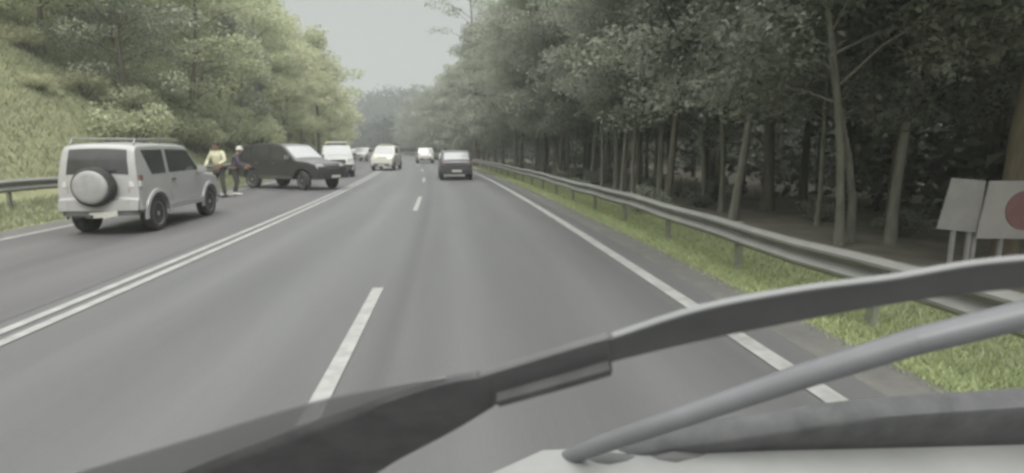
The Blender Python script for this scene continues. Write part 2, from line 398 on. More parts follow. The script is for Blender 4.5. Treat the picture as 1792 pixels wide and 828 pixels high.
def bush_meshes(seed, R_, H, n, leaf, clumps=14):
    rg = np.random.default_rng(seed); rd = random.Random(seed); mb = MB(); pts = []
    for i in range(clumps):
        a = i * 2.4; rr = R_ * math.sqrt(rd.random()) * .8; hh = H * rd.uniform(.35, .85) * (1 - .35 * rr / R_)
        q = Vector((math.cos(a) * rr, math.sin(a) * rr, hh)); mb.tube([(q.x * .15, q.y * .15, -.15), (q.x * .6, q.y * .6, hh * .55), q], [.035, .022, .008], 5, caps=False)
        s = R_ * rd.uniform(.28, .5); k = int(n / clumps * rd.uniform(.6, 1.4))
        g = rg.normal(size=(k, 3)); g /= np.maximum(np.linalg.norm(g, axis=1), .4)[:, None]; g *= rg.uniform(.1, 1, k)[:, None] ** .5
        p = np.array(q) + g * np.array([s, s, s * .75]); p[:, 2] = np.abs(p[:, 2]); pts.append(p)
    return pymesh('stems', mb.v, mb.f, 50), leaf_mesh('foliage', np.concatenate(pts), leaf, rg)

# right hand forest: near trees (fine leaves), then coarser ones further on
NT = [tree_meshes(11 + i, 14 + 1.3 * (i % 4), (2.2, 2.8, 1.8, 2.4, 3.2)[i % 5], 3.4 + .3 * (i % 3), 40, 240, .135, .10 + .03 * (i % 3), (random.uniform(-.8, .8), random.uniform(-.8, .8)), spread=.85) for i in range(5)]
FT = [tree_meshes(41 + i, 15 + 1.5 * (i % 3), 1.6 + .5 * (i % 2), 3.9, 26, 130, .24, .17, spread=1.1) for i in range(4)]
def gz(x, y): return hgt(x, y) - .03
G_R = 'forest trees behind the right guardrail'
rt = random.Random(3)
def rtree(T, d, y, sc, bark, label, group=G_R, leafm='leaf_right', name='forest_tree', rz=None):
    x = xo(y) + d
    return plant(name, T, M[bark], M[leafm], (x, y, gz(x, y)), rt.uniform(0, 6.28) if rz is None else rz, sc, label, 'tree', group)
# a trunk in place of a glass reflection, and trees that stand out in the photograph
sp1 = tree_meshes(101, 15, 2.7, 3.2, 40, 240, .13, .105, (.35, .2), spread=.8)
rtree(sp1, 7.25, 13.8, 1, 'bark_pale', 'slim straight forest tree with the palest bare trunk, standing alone midway along the guardrail', None, rz=0)
sp2 = tree_meshes(102, 12, 2.5, 2.5, 52, 260, .13, .075, (-1.5, .1), fork=True, spread=.75)
rtree(sp2, 7.0, 9.7, 1, 'bark_pale', 'slim forest tree whose two pale stems lean together from the ground', None, rz=.3)
sp3 = tree_meshes(103, 15, 2.3, 3.0, 52, 260, .13, .088, (.5, .1), spread=.8)
rtree(sp3, 8.3, 9.9, 1, 'bark_pale', 'pale trunk leaning right with a flared foot, between forked tree and red and white sign', None, rz=0)
sp4 = tree_meshes(104, 14, 5.2, 2.6, 30, 220, .13, .16, (.3, 0), spread=.75)
rtree(sp4, 9.0, 8.3, 1, 'reflection_brown', 'added brown trunk in place of a windscreen reflection, behind the red and white sign', None, rz=0)  # added trunk standing in for a brown reflection in the windscreen
sp5 = tree_meshes(105, 21, 10, 4.2, 20, 46, .26, .2, (-.8, 0), spread=.9)
rtree(sp5, 4.9, 58, 1, 'bark_dark', 'tallest roadside tree whose thin open crown lets the sky through', None, rz=0, name='forest_tree')
placed = [(7.25, 13.8), (7, 9.7), (8.3, 9.9), (9.0, 8.3)]
def ok(d, y, r): return all((d - a) ** 2 + (y - b) ** 2 > r * r for a, b in placed)
PALE = 'dark green forest tree with a pale bare lower trunk behind the right guardrail'
DARK = 'dark green forest tree with a dark trunk behind the right guardrail'
for row, (d0, y0, y1, st) in enumerate(((6.9, 4.5, 46, 2.9), (9.6, 3.2, 50, 3.0), (12.6, 3, 56, 3.4))):
    y = y0
    while y < y1:
        d = d0 + rt.uniform(-.9, .9); yy = y + rt.uniform(-.8, .8)
        if ok(d, yy, 1.5) and not (yy < 8.2 and .8 < d / yy < 1.25):
            placed.append((d, yy)); pale = rt.random() < (.75, .6, .35)[row]
            rtree(NT[rt.randrange(5)], d, yy, rt.uniform(.85, 1.15), 'bark_pale' if pale else 'bark_dark', PALE if pale else DARK, G_R + (', pale trunks' if pale else ', dark trunks'))
        y += st * rt.uniform(.8, 1.2)
TT = [tree_meshes(61 + i, 8.5 + i, 2.8 + .3 * i, 1.9, 20, 150, .12, .062 + .008 * i, (random.uniform(-.7, .7), random.uniform(-.5, .5)), spread=.65) for i in range(3)]
k = 0
for y in np.arange(8.6, 40, 1.75):
    d = 6.3 + 2.2 * rt.random(); y = y + rt.uniform(-.5, .5)
    if ok(d, y, .9):
        placed.append((d, y)); rtree(TT[k % 3], d, y, rt.uniform(.85, 1.15), 'bark_pale', 'slender pale stemmed young tree at the forest edge behind the right guardrail', 'slender young trees at the forest edge'); k += 1
FARL = 'leafy tree low to the ground far along the right side of the road'
for row, (d0, y0, y1, st) in enumerate(((6.3, 48, 175, 4.6), (10.5, 52, 190, 5.5))):
    y = y0
    while y < y1:
        d = d0 + rt.uniform(-1, 1.2)
        rtree(FT[rt.randrange(4)], d, y, rt.uniform(.72, 1.05), 'bark_dark', FARL, 'trees far along the right roadside')
        y += st * rt.uniform(.8, 1.2)
# the wood behind the front rows reads as one mass
dv = MB(); pts = []; rg = np.random.default_rng(5)
for i in range(480):
    y = 1 + 135 * rt.random() ** 1.2; d = 14 + 34 * rt.random(); x = xo(y) + d; z = gz(x, y)
    dv.tube([(x, y, z - .2), (x + rt.uniform(-.3, .3), y, z + 5), (x + rt.uniform(-.6, .6), y, z + 12)], [.15, .12, .06], 6, caps=False)
    for k in range(8):
        q = np.array([x + rt.uniform(-2.5, 2.5), y + rt.uniform(-2.5, 2.5), z + 12 * rt.random() ** 1.6 + .6])
        g = rg.normal(size=(48, 3)) * np.array([.9, .9, .6]); pts.append(q + g)
lv = leaf_arrays(np.concatenate(pts), .42, rg)
base = len(dv.v); nv = np.array(dv.v); lq = np.arange(len(lv)).reshape(-1, 4) + base
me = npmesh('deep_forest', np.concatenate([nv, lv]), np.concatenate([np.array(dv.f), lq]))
me.materials.append(M['bark_dark']); me.materials.append(M['leaf_deep_shade']); me.polygons.foreach_set('material_index', [0] * len(dv.f) + [1] * len(lq))
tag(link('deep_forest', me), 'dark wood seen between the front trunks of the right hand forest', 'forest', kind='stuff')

# shrubs on the forest floor
BU = [bush_meshes(201 + i, .7 + .15 * i, .9 + .1 * i, 900, .11) for i in range(3)]
BUS = 'low dull green shrub on the forest floor behind the right guardrail'
for i in range(20):
    y = 11 + 36 * (i / 20) + rt.uniform(-1, 1); d = rt.uniform(5.4, 9.5)
    x = xo(y) + d; plant('forest_shrub', BU[i % 3], M['bark_dark'], M['leaf_right'], (x, y, gz(x, y)), rt.uniform(0, 6), rt.uniform(.5, 1.0), BUS, 'shrub', 'shrubs on the forest floor', ('stems', 'foliage'))

# left hillside
LT = [tree_meshes(301 + i, 9 + 1.2 * i, 1.2, 3.4, 24, 230, .17, .14, spread=1.0, shape=.9) for i in range(4)]
LF = [tree_meshes(331 + i, 11 + 1.2 * i, 1.0, 4.0, 22, 130, .28, .16, spread=1.25, shape=.9) for i in range(3)]
LB = [bush_meshes(351 + i, 1.5, 2.0, 2600, .13, 18) for i in range(3)]
def ltree(T, d, y, sc, leafm, label, group, name='hillside_tree'):
    x = xo(y) + d
    return plant(name, T, M['bark_dark'], M[leafm], (x, y, gz(x, y)), rt.uniform(0, 6.28), sc, label, 'tree', group)
lp = []
def okl(x, y, r):
    if all((x - a) ** 2 + (y - b) ** 2 > r * r for a, b in lp): lp.append((x, y)); return True
    return False
sil = tree_meshes(371, 10, .8, 2.6, 30, 220, .125, .13, spread=.75)
ltree(sil, -13.9, 27, 1, 'leaf_silver', 'silvery leaved tree with bright speckled foliage, above the parked white off-roader', None); lp.append((xo(27) - 13.9, 27))
sil2 = tree_meshes(372, 8, .5, 2.4, 24, 220, .14, .12, spread=.8)
ltree(sil2, -13.5, 42, 1, 'leaf_silver', 'greyish speckled tree above the dark crashed vehicle', None); lp.append((xo(42) - 13.5, 42))
LIGHT = 'yellowish green broadleaf tree on the left hillside'; DARKG = 'darker green broadleaf tree on the left hillside'
i = 0
for d0, y0, y1, st in ((-23, 15, 22, 4), (-14, 29, 66, 4.2), (-18, 27, 70, 4.6), (-23, 22, 80, 5), (-29, 24, 90, 5.5), (-36, 26, 96, 6)):
    y = y0
    while y < y1:
        d = d0 + rt.uniform(-1.5, 1.5); x = xo(y) + d
        if okl(x, y, 2.4):
            lt = rt.random() < .62; i += 1
            ltree(LT[rt.randrange(4)], d, y, rt.uniform(.75, 1.15), ('leaf_olive' if rt.random() < .5 else 'leaf_left') if lt else 'leaf_left', 'green broadleaf tree on the left hillside', 'broadleaf trees on the left hillside')
        y += st * rt.uniform(.8, 1.25)
for d0, y0, y1, st in ((-13.5, 68, 210, 5.5), (-19, 72, 220, 6.5), (-27, 80, 215, 8), (-37, 92, 200, 9), (-48, 60, 190, 10), (-60, 60, 180, 12)):
    y = y0
    while y < y1:
        d = d0 + rt.uniform(-2, 2)
        ltree(LF[rt.randrange(3)], d, y, rt.uniform(.75, 1.15), 'leaf_left' if rt.random() < .6 else 'leaf_olive', 'hazy green tree far up the left hillside', 'far trees on the left hillside')
        y += st * rt.uniform(.8, 1.25)
for i in range(26):
    if i == 0:
        for k in range(11):
            y = 24.5 + k * 2.0; d = -12.5 - .9 * (k % 3); x = xo(y) + d
            plant('hillside_bush', LB[k % 3], M['bark_dark'], M['leaf_left'], (x, y, gz(x, y)), k * 1.3, rt.uniform(.95, 1.35), 'large leafy bush at the foot of the left hillside trees', 'bush', 'large bushes below the left trees', ('stems', 'foliage'))
    y = rt.uniform(12, 60); d = -12.4 - rt.random() ** 1.5 * (5 if y > 26 else 9); x = xo(y) + d
    plant('hillside_bush', LB[i % 3], M['bark_dark'], M['leaf_olive' if rt.random() < .7 else 'leaf_left'], (x, y, gz(x, y)), rt.uniform(0, 6), rt.uniform(.35, .9) if y > 24 else rt.uniform(.25, .5), 'low rounded bush on the grassy left bank', 'bush', 'bushes on the left bank', ('stems', 'foliage'))

# far wooded hill: one mass of crowns
pts = []
for i in range(3600):
    y = rt.uniform(215, 345); x = rt.uniform(-170, 110)
    if x - xo(y) > 8 or y > 300:
        pts.append((x, y, hgt(x, y) + 2.2))
pts = np.array(pts); k = 16
pp = (pts[:, None, :] + rg.normal(size=(len(pts), k, 3)) * np.array([1.8, 1.8, 1.5]))
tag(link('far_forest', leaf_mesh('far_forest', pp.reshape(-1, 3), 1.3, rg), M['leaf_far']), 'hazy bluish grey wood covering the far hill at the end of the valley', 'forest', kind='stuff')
pts = []
for i in range(330):
    y = rt.uniform(180, 250); d = rt.uniform(5, 50); x = xo(y) + d; hh = rt.uniform(7, 14); z = hgt(x, y)
    c = rg.normal(size=(90, 3)); c /= np.linalg.norm(c, axis=1)[:, None]
    pts.append(np.array([x, y, z + hh * .5]) + c * np.array([3, 3, hh * .5]) * rg.uniform(.6, 1, 90)[:, None])
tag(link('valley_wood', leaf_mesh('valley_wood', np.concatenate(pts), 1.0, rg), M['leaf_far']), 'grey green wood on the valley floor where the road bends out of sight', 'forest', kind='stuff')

# grass
def grass(name, n, yf, df, hmin, hmax, m, label):
    rg = np.random.default_rng(len(name)); y = yf(rg, n); d = df(rg, n, y)
    x = np.array([xo(a) for a in y]) + d
    z = np.array([hgt(a, b) for a, b in zip(x, y)])
    h = rg.uniform(hmin, hmax, n); a = rg.uniform(0, 6.28, n); w = h * .06 + .002 + y * .0003
    bx, by = np.cos(a) * w, np.sin(a) * w; lx, ly = rg.normal(0, .7, n) * h, rg.normal(0, .7, n) * h
    v = np.stack([np.stack([x - bx, y - by, z - .01], 1), np.stack([x + bx, y + by, z - .01], 1), np.stack([x + lx, y + ly, z + h], 1)], 1).reshape(-1, 3)
    tag(link(name, npmesh(name, v, np.arange(len(v)).reshape(-1, 3)), m), label, 'grass', kind='stuff')
grass('verge_grass', 120000, lambda r, n: 1.5 + 45 * r.random(n) ** 2, lambda r, n, y: 3.3 + np.abs(r.normal(0, .12, n)) + 2.1 * r.random(n), .03, .09, M['grass'], 'short green grass on the verge under the right guardrail')
grass('bank_grass', 170000, lambda r, n: 8 + 42 * r.random(n) ** 1.5, lambda r, n, y: -9.2 - 14 * r.random(n) ** 1.1, .06, .2, M['grass_dry'], 'long yellowish dry grass covering the left roadside bank')

# ------------------------------------------------------------------ vehicles
def lerp_prof(P, y):
    for (a, b), (c, d) in zip(P, P[1:]):
        if a <= y <= c: return b + (d - b) * (y - a) / max(1e-9, c - a)
    return P[0][1] if y < P[0][0] else P[-1][1]

class Car:
    """lofted car body; +Y is the front, X the right hand side, z=0 the ground"""
    def __init__(s, top, w, clear, wheels, rw, belt, tumble, arch=None, plan=.1, r=.07, crown=.03, planpow=6):
        s.top = top; s.w = w; s.clear = clear; s.wheels = wheels; s.rw = rw; s.belt = belt; s.tumble = tumble
        s.arch = arch or rw + .07; s.plan = plan; s.r = r; s.crown = crown; s.pp = planpow
        s.y0, s.y1 = top[0][0], top[-1][0]; s.h = (s.y1 - s.y0) / 2; s.ym = (s.y1 + s.y0) / 2
    def W(s, y, z):
        w = s.w * (1 - s.plan * abs((y - s.ym) / s.h) ** s.pp)
        if z < s.belt: w *= 1 - .04 * ((z - .75) / .4) ** 2
        else: w = w * (1 - .04 * ((s.belt - .75) / .4) ** 2) - (z - s.belt) * s.tumble
        return max(.02, w)
    def bot(s, y):
        z = s.clear + .1 * abs((y - s.ym) / s.h) ** 8
        for yc in s.wheels:
            q = s.arch ** 2 - (y - yc) ** 2
            if q > 0: z = max(z, s.rw + math.sqrt(q))
        return z
    def body(s, m, parent, name='body'):
        st = sorted(set([round(a, 4) for a, _ in s.top] + [round(v, 4) for v in np.arange(s.y0, s.y1, .045)] + [round(yc + k * s.arch, 4) for yc in s.wheels for k in (-1, 1, -.97, .97)]))
        T = [0, .03, .08, .16, .26, .38, .5, .62, .74, .84, .9, .94, .97, .99, 1.0]; rings = []
        for y in st:
            zt = lerp_prof(s.top, y); zb = min(s.bot(y), zt - .06); pts = []
            r = min(s.r, (zt - zb) * .3); wb = s.W(y, zb)
            for f in (0, .4, .8): pts.append((f * (wb - r), zb))
            for t in T:
                z = zb + t * (zt - zb); x = s.W(y, z)
                for dz in (zt - z, (z - zb) * 2):
                    if dz < r: x -= r - math.sqrt(max(0, r * r - (r - dz) ** 2))
                pts.append((x, z))
            xt = pts[-1][0]
            for f in (.75, .5, .25, 0): pts.append((xt * f, zt + s.crown * (1 - f * f)))
            rings.append([(x, y, z) for x, z in pts] + [(-x, y, z) for x, z in pts[-2:0:-1]])
        n = len(rings[0]); vs = [p for r_ in rings for p in r_]
        fs = [(i * n + k, i * n + (k + 1) % n, (i + 1) * n + (k + 1) % n, (i + 1) * n + k) for i in range(len(rings) - 1) for k in range(n)]
        fs += [tuple(range(n))[::-1], tuple(range((len(rings) - 1) * n, len(rings) * n))]
        return link(name, pymesh(name, vs, fs, 32), m, parent)
    def side(s, poly, side, m, parent, name, off=.008, thick=.02):
        p = [(side * (s.W(y, z) + off), y, z) for y, z in poly]
        return MB().prism(p, (-side * thick, 0, 0)).build(name, m, parent, 30)
    def over(s, ya, yb, frac, m, parent, name, off=.008, n=8, f0=None):
        """patch on the top profile between ya and yb"""
        yy = sorted(set([ya, yb] + [a for a, _ in s.top if ya < a < yb] + list(np.linspace(ya, yb, n)))); rows = []
        f0 = -frac if f0 is None else f0; N = 8
        for y in yy:
            z = lerp_prof(s.top, y); e = .004; sl = (lerp_prof(s.top, y + e) - lerp_prof(s.top, y - e)) / (2 * e); l = math.hypot(1, sl); nx, nz = -sl / l, 1 / l
            zt = z; r = min(s.r, (zt - s.clear) * .3); w = s.W(y, zt) - r * .9
            rows.append([((f0 + (frac - f0) * k / N) * w, y + nx * off, zt + nz * off + s.crown * (1 - (f0 + (frac - f0) * k / N) ** 2)) for k in range(N + 1)])
        vs = [p for r_ in rows for p in r_]; m_ = N + 1
        fs = [(i * m_ + k, i * m_ + k + 1, (i + 1) * m_ + k + 1, (i + 1) * m_ + k) for i in range(len(rows) - 1) for k in range(N)]
        return link(name, pymesh(name, vs, fs, 40), m, parent)
    def add_wheels(s, parent, tyre_w=.22, rim='alloy'):
        out = []; first = None
        for yc in s.wheels:
            for sd_ in (-1, 1):
                if first is None:
                    R_ = s.rw; h = tyre_w / 2
                    t = MB().lathe([(-h * .8, R_ * .6), (-h, R_ * .75), (-h * .95, R_ * .93), (-h * .6, R_), (h * .6, R_), (h * .95, R_ * .93), (h, R_ * .75), (h * .8, R_ * .6)], 32).build('tyre', M['tyre'])
                    r_ = MB().lathe([(h * .2, R_ * .12), (h * .3, R_ * .5), (h * .72, R_ * .58), (h * .88, R_ * .64), (h * .8, R_ * .66), (-h * .2, R_ * .6)], 28)
                    for k in range(5):
                        a = k * 2 * math.pi / 5; r_.box((h * .55, math.cos(a) * R_ * .3, math.sin(a) * R_ * .3), (.05, R_ * .62, R_ * .16), Matrix.Rotation(a, 3, 'X'))
                    r_.lathe([(h * .4, R_ * .16), (h * .78, R_ * .15), (h * .86, R_ * .08)], 16)
                    rm = r_.build('rim', M[rim]); first = (t.data, rm.data); bpy.data.objects.remove(t); bpy.data.objects.remove(rm)
                wroot = empty('wheel'); wroot.parent = parent; wroot.location = (sd_ * (s.w - tyre_w / 2 - .005), yc, s.rw); wroot.rotation_euler = (0, 0, 0 if sd_ > 0 else math.pi)
                for nm, me in zip(('tyre', 'rim'), first):
                    o = bpy.data.objects.new(nm, me); C.objects.link(o); o.parent = wroot
                out.append(wroot)
        return out
    def mirrors(s, y, z, m, parent, w=.17):
        for sd_ in (-1, 1):
            x = s.W(y, z)
            MB().box((sd_ * (x + .13), y, z + .06), (.2, .1, w)).box((sd_ * (x + .02), y, z), (.1, .05, .05)).build('mirror', m, parent, bevel=.02)
    def plank(s, yy, z0, z1, frac, depth, m, parent, name, bevel=.03):
        """bumper or grille across one end of the car, following its plan curve"""
        sg = 1 if yy > s.ym else -1; N = 14; vs = []
        for k in range(N + 1):
            f = -frac + 2 * frac * k / N; x = f * s.w; y = yy - sg * (.16 * abs(f) ** 3.2 * 1.1)
            vs += [(x, y, z0), (x, y, z1), (x, y - sg * depth, z1), (x, y - sg * depth, z0)]
        fs = [(k * 4 + j, k * 4 + (j + 1) % 4, (k + 1) * 4 + (j + 1) % 4, (k + 1) * 4 + j) for k in range(N) for j in range(4)] + [(3, 2, 1, 0), (N * 4, N * 4 + 1, N * 4 + 2, N * 4 + 3)]
        mb = MB().add(vs, fs); return mb.build(name, m, parent, 50, bevel=0)

def boxpart(name, m, parent, c, d, bevel=.015, rot=None):
    return MB().box(c, d, rot).build(name, m, parent, bevel=bevel)

# --- the white three-door off-roader on the oncoming lane
def white_offroader():
    root = empty('parked_offroader', (-6.93, 13.72, 0), R(1.6))
    tag(root, 'white three door off-roader with a spare wheel on its tailgate, parked facing away', 'off-road car')
    top = [(-2.06, .56), (-2.05, .70), (-2.0, .74), (-1.985, 1.12), (-1.93, 1.45), (-1.86, 1.68), (-1.8, 1.735), (-1.65, 1.765), (-1.0, 1.785), (0, 1.775), (.32, 1.745), (.42, 1.69), (.98, 1.17), (1.1, 1.125), (1.6, 1.07), (1.9, 1.0), (2.03, .86), (2.08, .62), (2.1, .5)]
    c = Car(top, .755, .40, (-1.31, 1.38), .365, 1.13, .12, arch=.45, plan=.05, r=.05)
    c.body(M['white_paint'], root)
    c.over(-1.975, -1.868, .86, M['glass_dark'], root, 'rear_window', n=6)
    c.over(.47, .93, .95, M['glass_dark'], root, 'windscreen')
    for sd_ in (-1, 1):
        c.side([(-1.66, 1.655), (-.83, 1.665), (-.83, 1.18), (-1.42, 1.18)], sd_, M['glass_dark'], root, 'rear_side_window')
        c.side([(-.68, 1.665), (.26, 1.655), (.40, 1.62), (.80, 1.22), (.78, 1.19), (-.68, 1.19)], sd_, M['glass_dark'], root, 'door_window')
        d = c.side([(-.74, 1.15), (.86, 1.15), (.86, .62), (.8, .55), (-.62, .55), (-.74, .75)], sd_, M['white_paint'], root, 'door', off=.006)
        MB().box((sd_ * (c.W(-.6, 1.02) + .022), -.55, 1.03), (.03, .17, .035)).build('handle', M['grey_plastic'], d, bevel=.008)
        tl = MB().prism([(sd_ * .53, -2.002, .82), (sd_ * .63, -1.985, .82), (sd_ * .727, -1.93, .82), (sd_ * .725, -1.80, .82), (sd_ * .50, -1.80, .82)], (0, .02, .36)).build('tail_light', M['tail_red'], root, bevel=.01)
        MB().prism([(sd_ * .56, -2.010, .95), (sd_ * .64, -1.995, .95), (sd_ * .736, -1.94, .95), (sd_ * .734, -1.82, .95), (sd_ * .52, -1.82, .95)], (0, .012, .11)).build('reversing_lens', M['lens_white'], tl)
        MB().tube([(sd_ * .57, -1.72, 1.76), (sd_ * .57, -1.66, 1.865), (sd_ * .57, -.6, 1.885), (sd_ * .57, .2, 1.865), (sd_ * .57, .27, 1.76)], .022, 8).tube([(sd_ * .57, -.65, 1.77), (sd_ * .57, -.65, 1.88)], .02, 8).build('roof_rail', M['steel'], root)
        c.side([(-.85, .53), (.93, .53), (.93, .41), (-.85, .41)], sd_, M['white_paint'], root, 'sill_step', off=.05, thick=.1)
        for yc in c.wheels:
            a0, a1 = R(-8), R(188); n = 18; mb = MB(); vs = []
            for k in range(n + 1):
                a = a0 + (a1 - a0) * k / n
                for rr, xx in ((.445, .0), (.445, .045), (.51, .035), (.52, 0)):
                    y = yc + rr * math.cos(a); z = .365 + rr * math.sin(a); vs.append((sd_ * (c.W(y, max(.5, z)) - .01 + xx), y, z))
            mb.add(vs, [(k * 4 + j, k * 4 + j + 1, (k + 1) * 4 + j + 1, (k + 1) * 4 + j) for k in range(n) for j in range(3)]).build('wheel_arch', M['white_paint'], root)
    for y in (-1.64, -.05): MB().tube([(-.57, y, 1.868), (0, y, 1.873), (.57, y, 1.868)], .02, 8).build('cross_bar', M['steel'], root)
    c.mirrors(.72, 1.14, M['white_paint'], root)
    # rear bumper, plate, spare wheel
    c.plank(-2.13, .50, .70, .98, .13, M['white_paint'], root, 'rear_bumper')
    c.plank(-2.11, .40, .495, .9, .1, M['grey_plastic'], root, 'bumper_skirt')
    boxpart('licence_plate', M['plate'], root, (.12, -2.135, .43), (.5, .02, .11), .004, Matrix.Rotation(R(-4), 3, 'Y'))
    boxpart('tow_bar', M['grey_plastic'], root, (-.1, -2.16, .4), (.08, .16, .06))
    boxpart('wiper', M['black_plastic'], root, (.12, -1.99, 1.24), (.44, .02, .02), .004, Matrix.Rotation(R(-12), 3, 'Y'))
    sp = empty('spare_wheel'); sp.parent = root; sp.location = (0, -2.13, .96)
    MB().lathe([(.14, .26), (.135, .33), (.07, .375), (-.07, .375), (-.11, .35), (-.125, .32)], 36, 'y').build('tyre', M['tyre'], sp)
    MB().lathe([(-.122, .315), (-.15, .31), (-.172, .285), (-.182, .22), (-.186, .06)], 36, 'y').build('cover', M['cover_grey'], sp)
    boxpart('bracket', M['black_plastic'], sp, (0, .14, 0), (.3, .12, .3))
    for w in c.add_wheels(root, .235): pass
    boxpart('underbody', M['black_plastic'], root, (0, 0, .5), (1.0, 3.5, .2), .03)
    boxpart('exhaust_box', M['grey_plastic'], root, (-.35, -1.85, .42), (.45, .3, .16), .05)
    return root
white_offroader()

# --- dark estate slewed across the oncoming lane
def crashed_offroader():
    hd = math.atan2(-.85, -.5)       # heading (0.85,-0.5)
    root = empty('crashed_offroader', (-7.0, 25.3, 0), math.atan2(-.50, .85) - math.pi / 2)
    tag(root, 'dark charcoal off-roader stopped askew across the oncoming lane with its nose towards the centre lines', 'off-road car')
    top = [(-2.42, .6), (-2.40, .82), (-2.36, 1.05), (-2.28, 1.3), (-2.05, 1.72), (-1.9, 1.8), (-1.2, 1.86), (-.2, 1.87), (.25, 1.83), (.38, 1.78), (1.05, 1.24), (1.2, 1.18), (1.75, 1.14), (2.1, 1.05), (2.24, .9), (2.32, .65), (2.34, .52)]
    c = Car(top, .92, .42, (-1.38, 1.45), .385, 1.18, .16, arch=.47, plan=.12)
    c.body(M['dark_paint'], root)
    c.over(.43, 1.01, .95, M['glass_painted_sky'], root, 'windscreen')
    c.over(-2.3, -2.08, .85, M['glass_dark'], root, 'rear_window')
    for sd_ in (-1, 1):
        c.side([(-1.95, 1.68), (-1.25, 1.72), (-1.25, 1.25), (-2.1, 1.25)], sd_, M['glass_dark'], root, 'quarter_window')
        c.side([(-1.17, 1.72), (-.3, 1.74), (-.3, 1.25), (-1.17, 1.25)], sd_, M['glass_dark'], root, 'rear_door_window')
        c.side([(-.22, 1.74), (.3, 1.72), (.8, 1.3), (.8, 1.25), (-.22, 1.25)], sd_, M['glass_dark'], root, 'front_door_window')
        for a, b in ((-1.2, -.27), (-.25, .92)):
            d = c.side([(a, 1.2), (b, 1.2), (b, .62), (a + .1, .56)], sd_, M['dark_paint'], root, 'door', off=.006)
            boxpart('handle', M['steel_dull'], d, (sd_ * (c.W(0, 1.08) + .015), a + .16, 1.08), (.03, .16, .03), .006)
        boxpart('headlight', M['lens_white'], root, (sd_ * .66, 2.14, .98), (.36, .16, .14), .04, Matrix.Rotation(sd_ * R(-24), 3, 'Z'))
        boxpart('fog_light', M['lens_white'], root, (sd_ * .6, 2.27, .62), (.16, .08, .09), .03)
        c.side([(-.86, .56), (.93, .56), (.93, .46), (-.86, .46)], sd_, M['grey_plastic'], root, 'side_step', off=.09, thick=.14)
        boxpart('tail_light', M['tail_red'], root, (sd_ * .8, -2.28, 1.08), (.14, .1, .3), .02)
    c.mirrors(.78, 1.26, M['alloy'], root)
    boxpart('grille', M['grey_plastic'], root, (0, 2.24, .9), (.8, .06, .18), .02)
    c.plank(2.4, .48, .74, .98, .12, M['dark_paint'], root, 'front_bumper')
    c.plank(-2.47, .5, .72, .95, .12, M['dark_paint'], root, 'rear_bumper')
    boxpart('licence_plate', M['plate'], root, (0, 2.42, .55), (.5, .02, .11), .004)
    ws = c.add_wheels(root, .24, 'alloy')
    for w in ws[2:]: w.rotation_euler.z += R(-16)
    boxpart('underbody', M['black_plastic'], root, (0, 0, .52), (1.2, 3.9, .2), .03)
    return root
crashed_offroader()

# --- generic cars seen from the front or the back
def simple_car(name, label, cat, loc, rz, paint, top, w, belt, wheels, rw=.33, clear=.3, tumble=.2, ws=None, rs=None, wins=(), lamp='lens_white', glass_r='glass_dark', glass_f='glass_dark', lower=None, group=None, plan=.12, hl=None, tl=None, hood=None, lights=(True, True)):
    root = empty(name, loc, rz); tag(root, label, cat, group)
    c = Car(top, w, clear, wheels, rw, belt, tumble, plan=plan); c.body(M[paint], root)
    if ws: c.over(ws[0], ws[1], .93, M[glass_f], root, 'windscreen')
    if rs: c.over(rs[0], rs[1], .9, M[glass_r], root, 'rear_window')
    for poly in wins:
        for sd_ in (-1, 1): c.side(poly, sd_, M['glass_dark'], root, 'side_window')
    y0, y1 = c.y0, c.y1
    zf = belt - .28 if hl is None else hl; zr = belt - .12 if tl is None else tl
    for sd_ in (-1, 1):
        yl = max(y for y in np.arange(0, y1, .01) if lerp_prof(top, y) > zf + .02)
        boxpart('headlight', M[lamp if lights[0 if sd_ < 0 else 1] else 'lens_white'], root, (sd_ * w * .70, yl - .07, zf), (w * .42, .2, .15), .04, Matrix.Rotation(sd_ * R(-18), 3, 'Z'))
        yt = min(y for y in np.arange(y0, 0, .01) if lerp_prof(top, y) > zr + .04)
        boxpart('tail_light', M['tail_red'], root, (sd_ * w * .78, yt + .06, zr), (w * .3, .18, .16), .03, Matrix.Rotation(sd_ * R(18), 3, 'Z'))
    lo = M[lower] if lower else M[paint]
    c.plank(y1 + .05, clear + .02, clear + .24, .95, .12, lo, root, 'front_bumper'); c.plank(y0 - .05, clear + .02, clear + .26, .95, .12, lo, root, 'rear_bumper')
    boxpart('grille', M['black_plastic'], root, (0, yl + .04, zf - .02), (w * .8, .06, .13), .02)
    boxpart('licence_plate', M['plate'], root, (0, y0 - .06, clear + .2), (.5, .02, .11), .004)
    boxpart('licence_plate', M['plate'], root, (0, y1 + .06, clear + .12), (.5, .02, .11), .004)
    c.mirrors(ws[1] - .18 if ws else .6, belt + .02, M[paint], root, .13)
    c.add_wheels(root, .2)
    boxpart('underbody', M['black_plastic'], root, (0, 0, clear + .1), (w * 1.35, (y1 - y0) * .85, .18), .03)
    return root, c

SUVTOP = [(-2.2, .5), (-2.19, .75), (-2.1, .95), (-2.0, 1.12), (-1.75, 1.55), (-1.6, 1.64), (-.8, 1.7), (.1, 1.69), (.35, 1.62), (1.0, 1.12), (1.2, 1.06), (1.8, .98), (2.08, .84), (2.18, .6), (2.2, .45)]
SUVWIN = ([(-1.5, 1.52), (-.85, 1.56), (-.85, 1.12), (-1.75, 1.12)], [(-.78, 1.56), (.05, 1.56), (.05, 1.12), (-.78, 1.12)], [(.12, 1.56), (.35, 1.5), (.82, 1.15), (.8, 1.12), (.12, 1.12)])
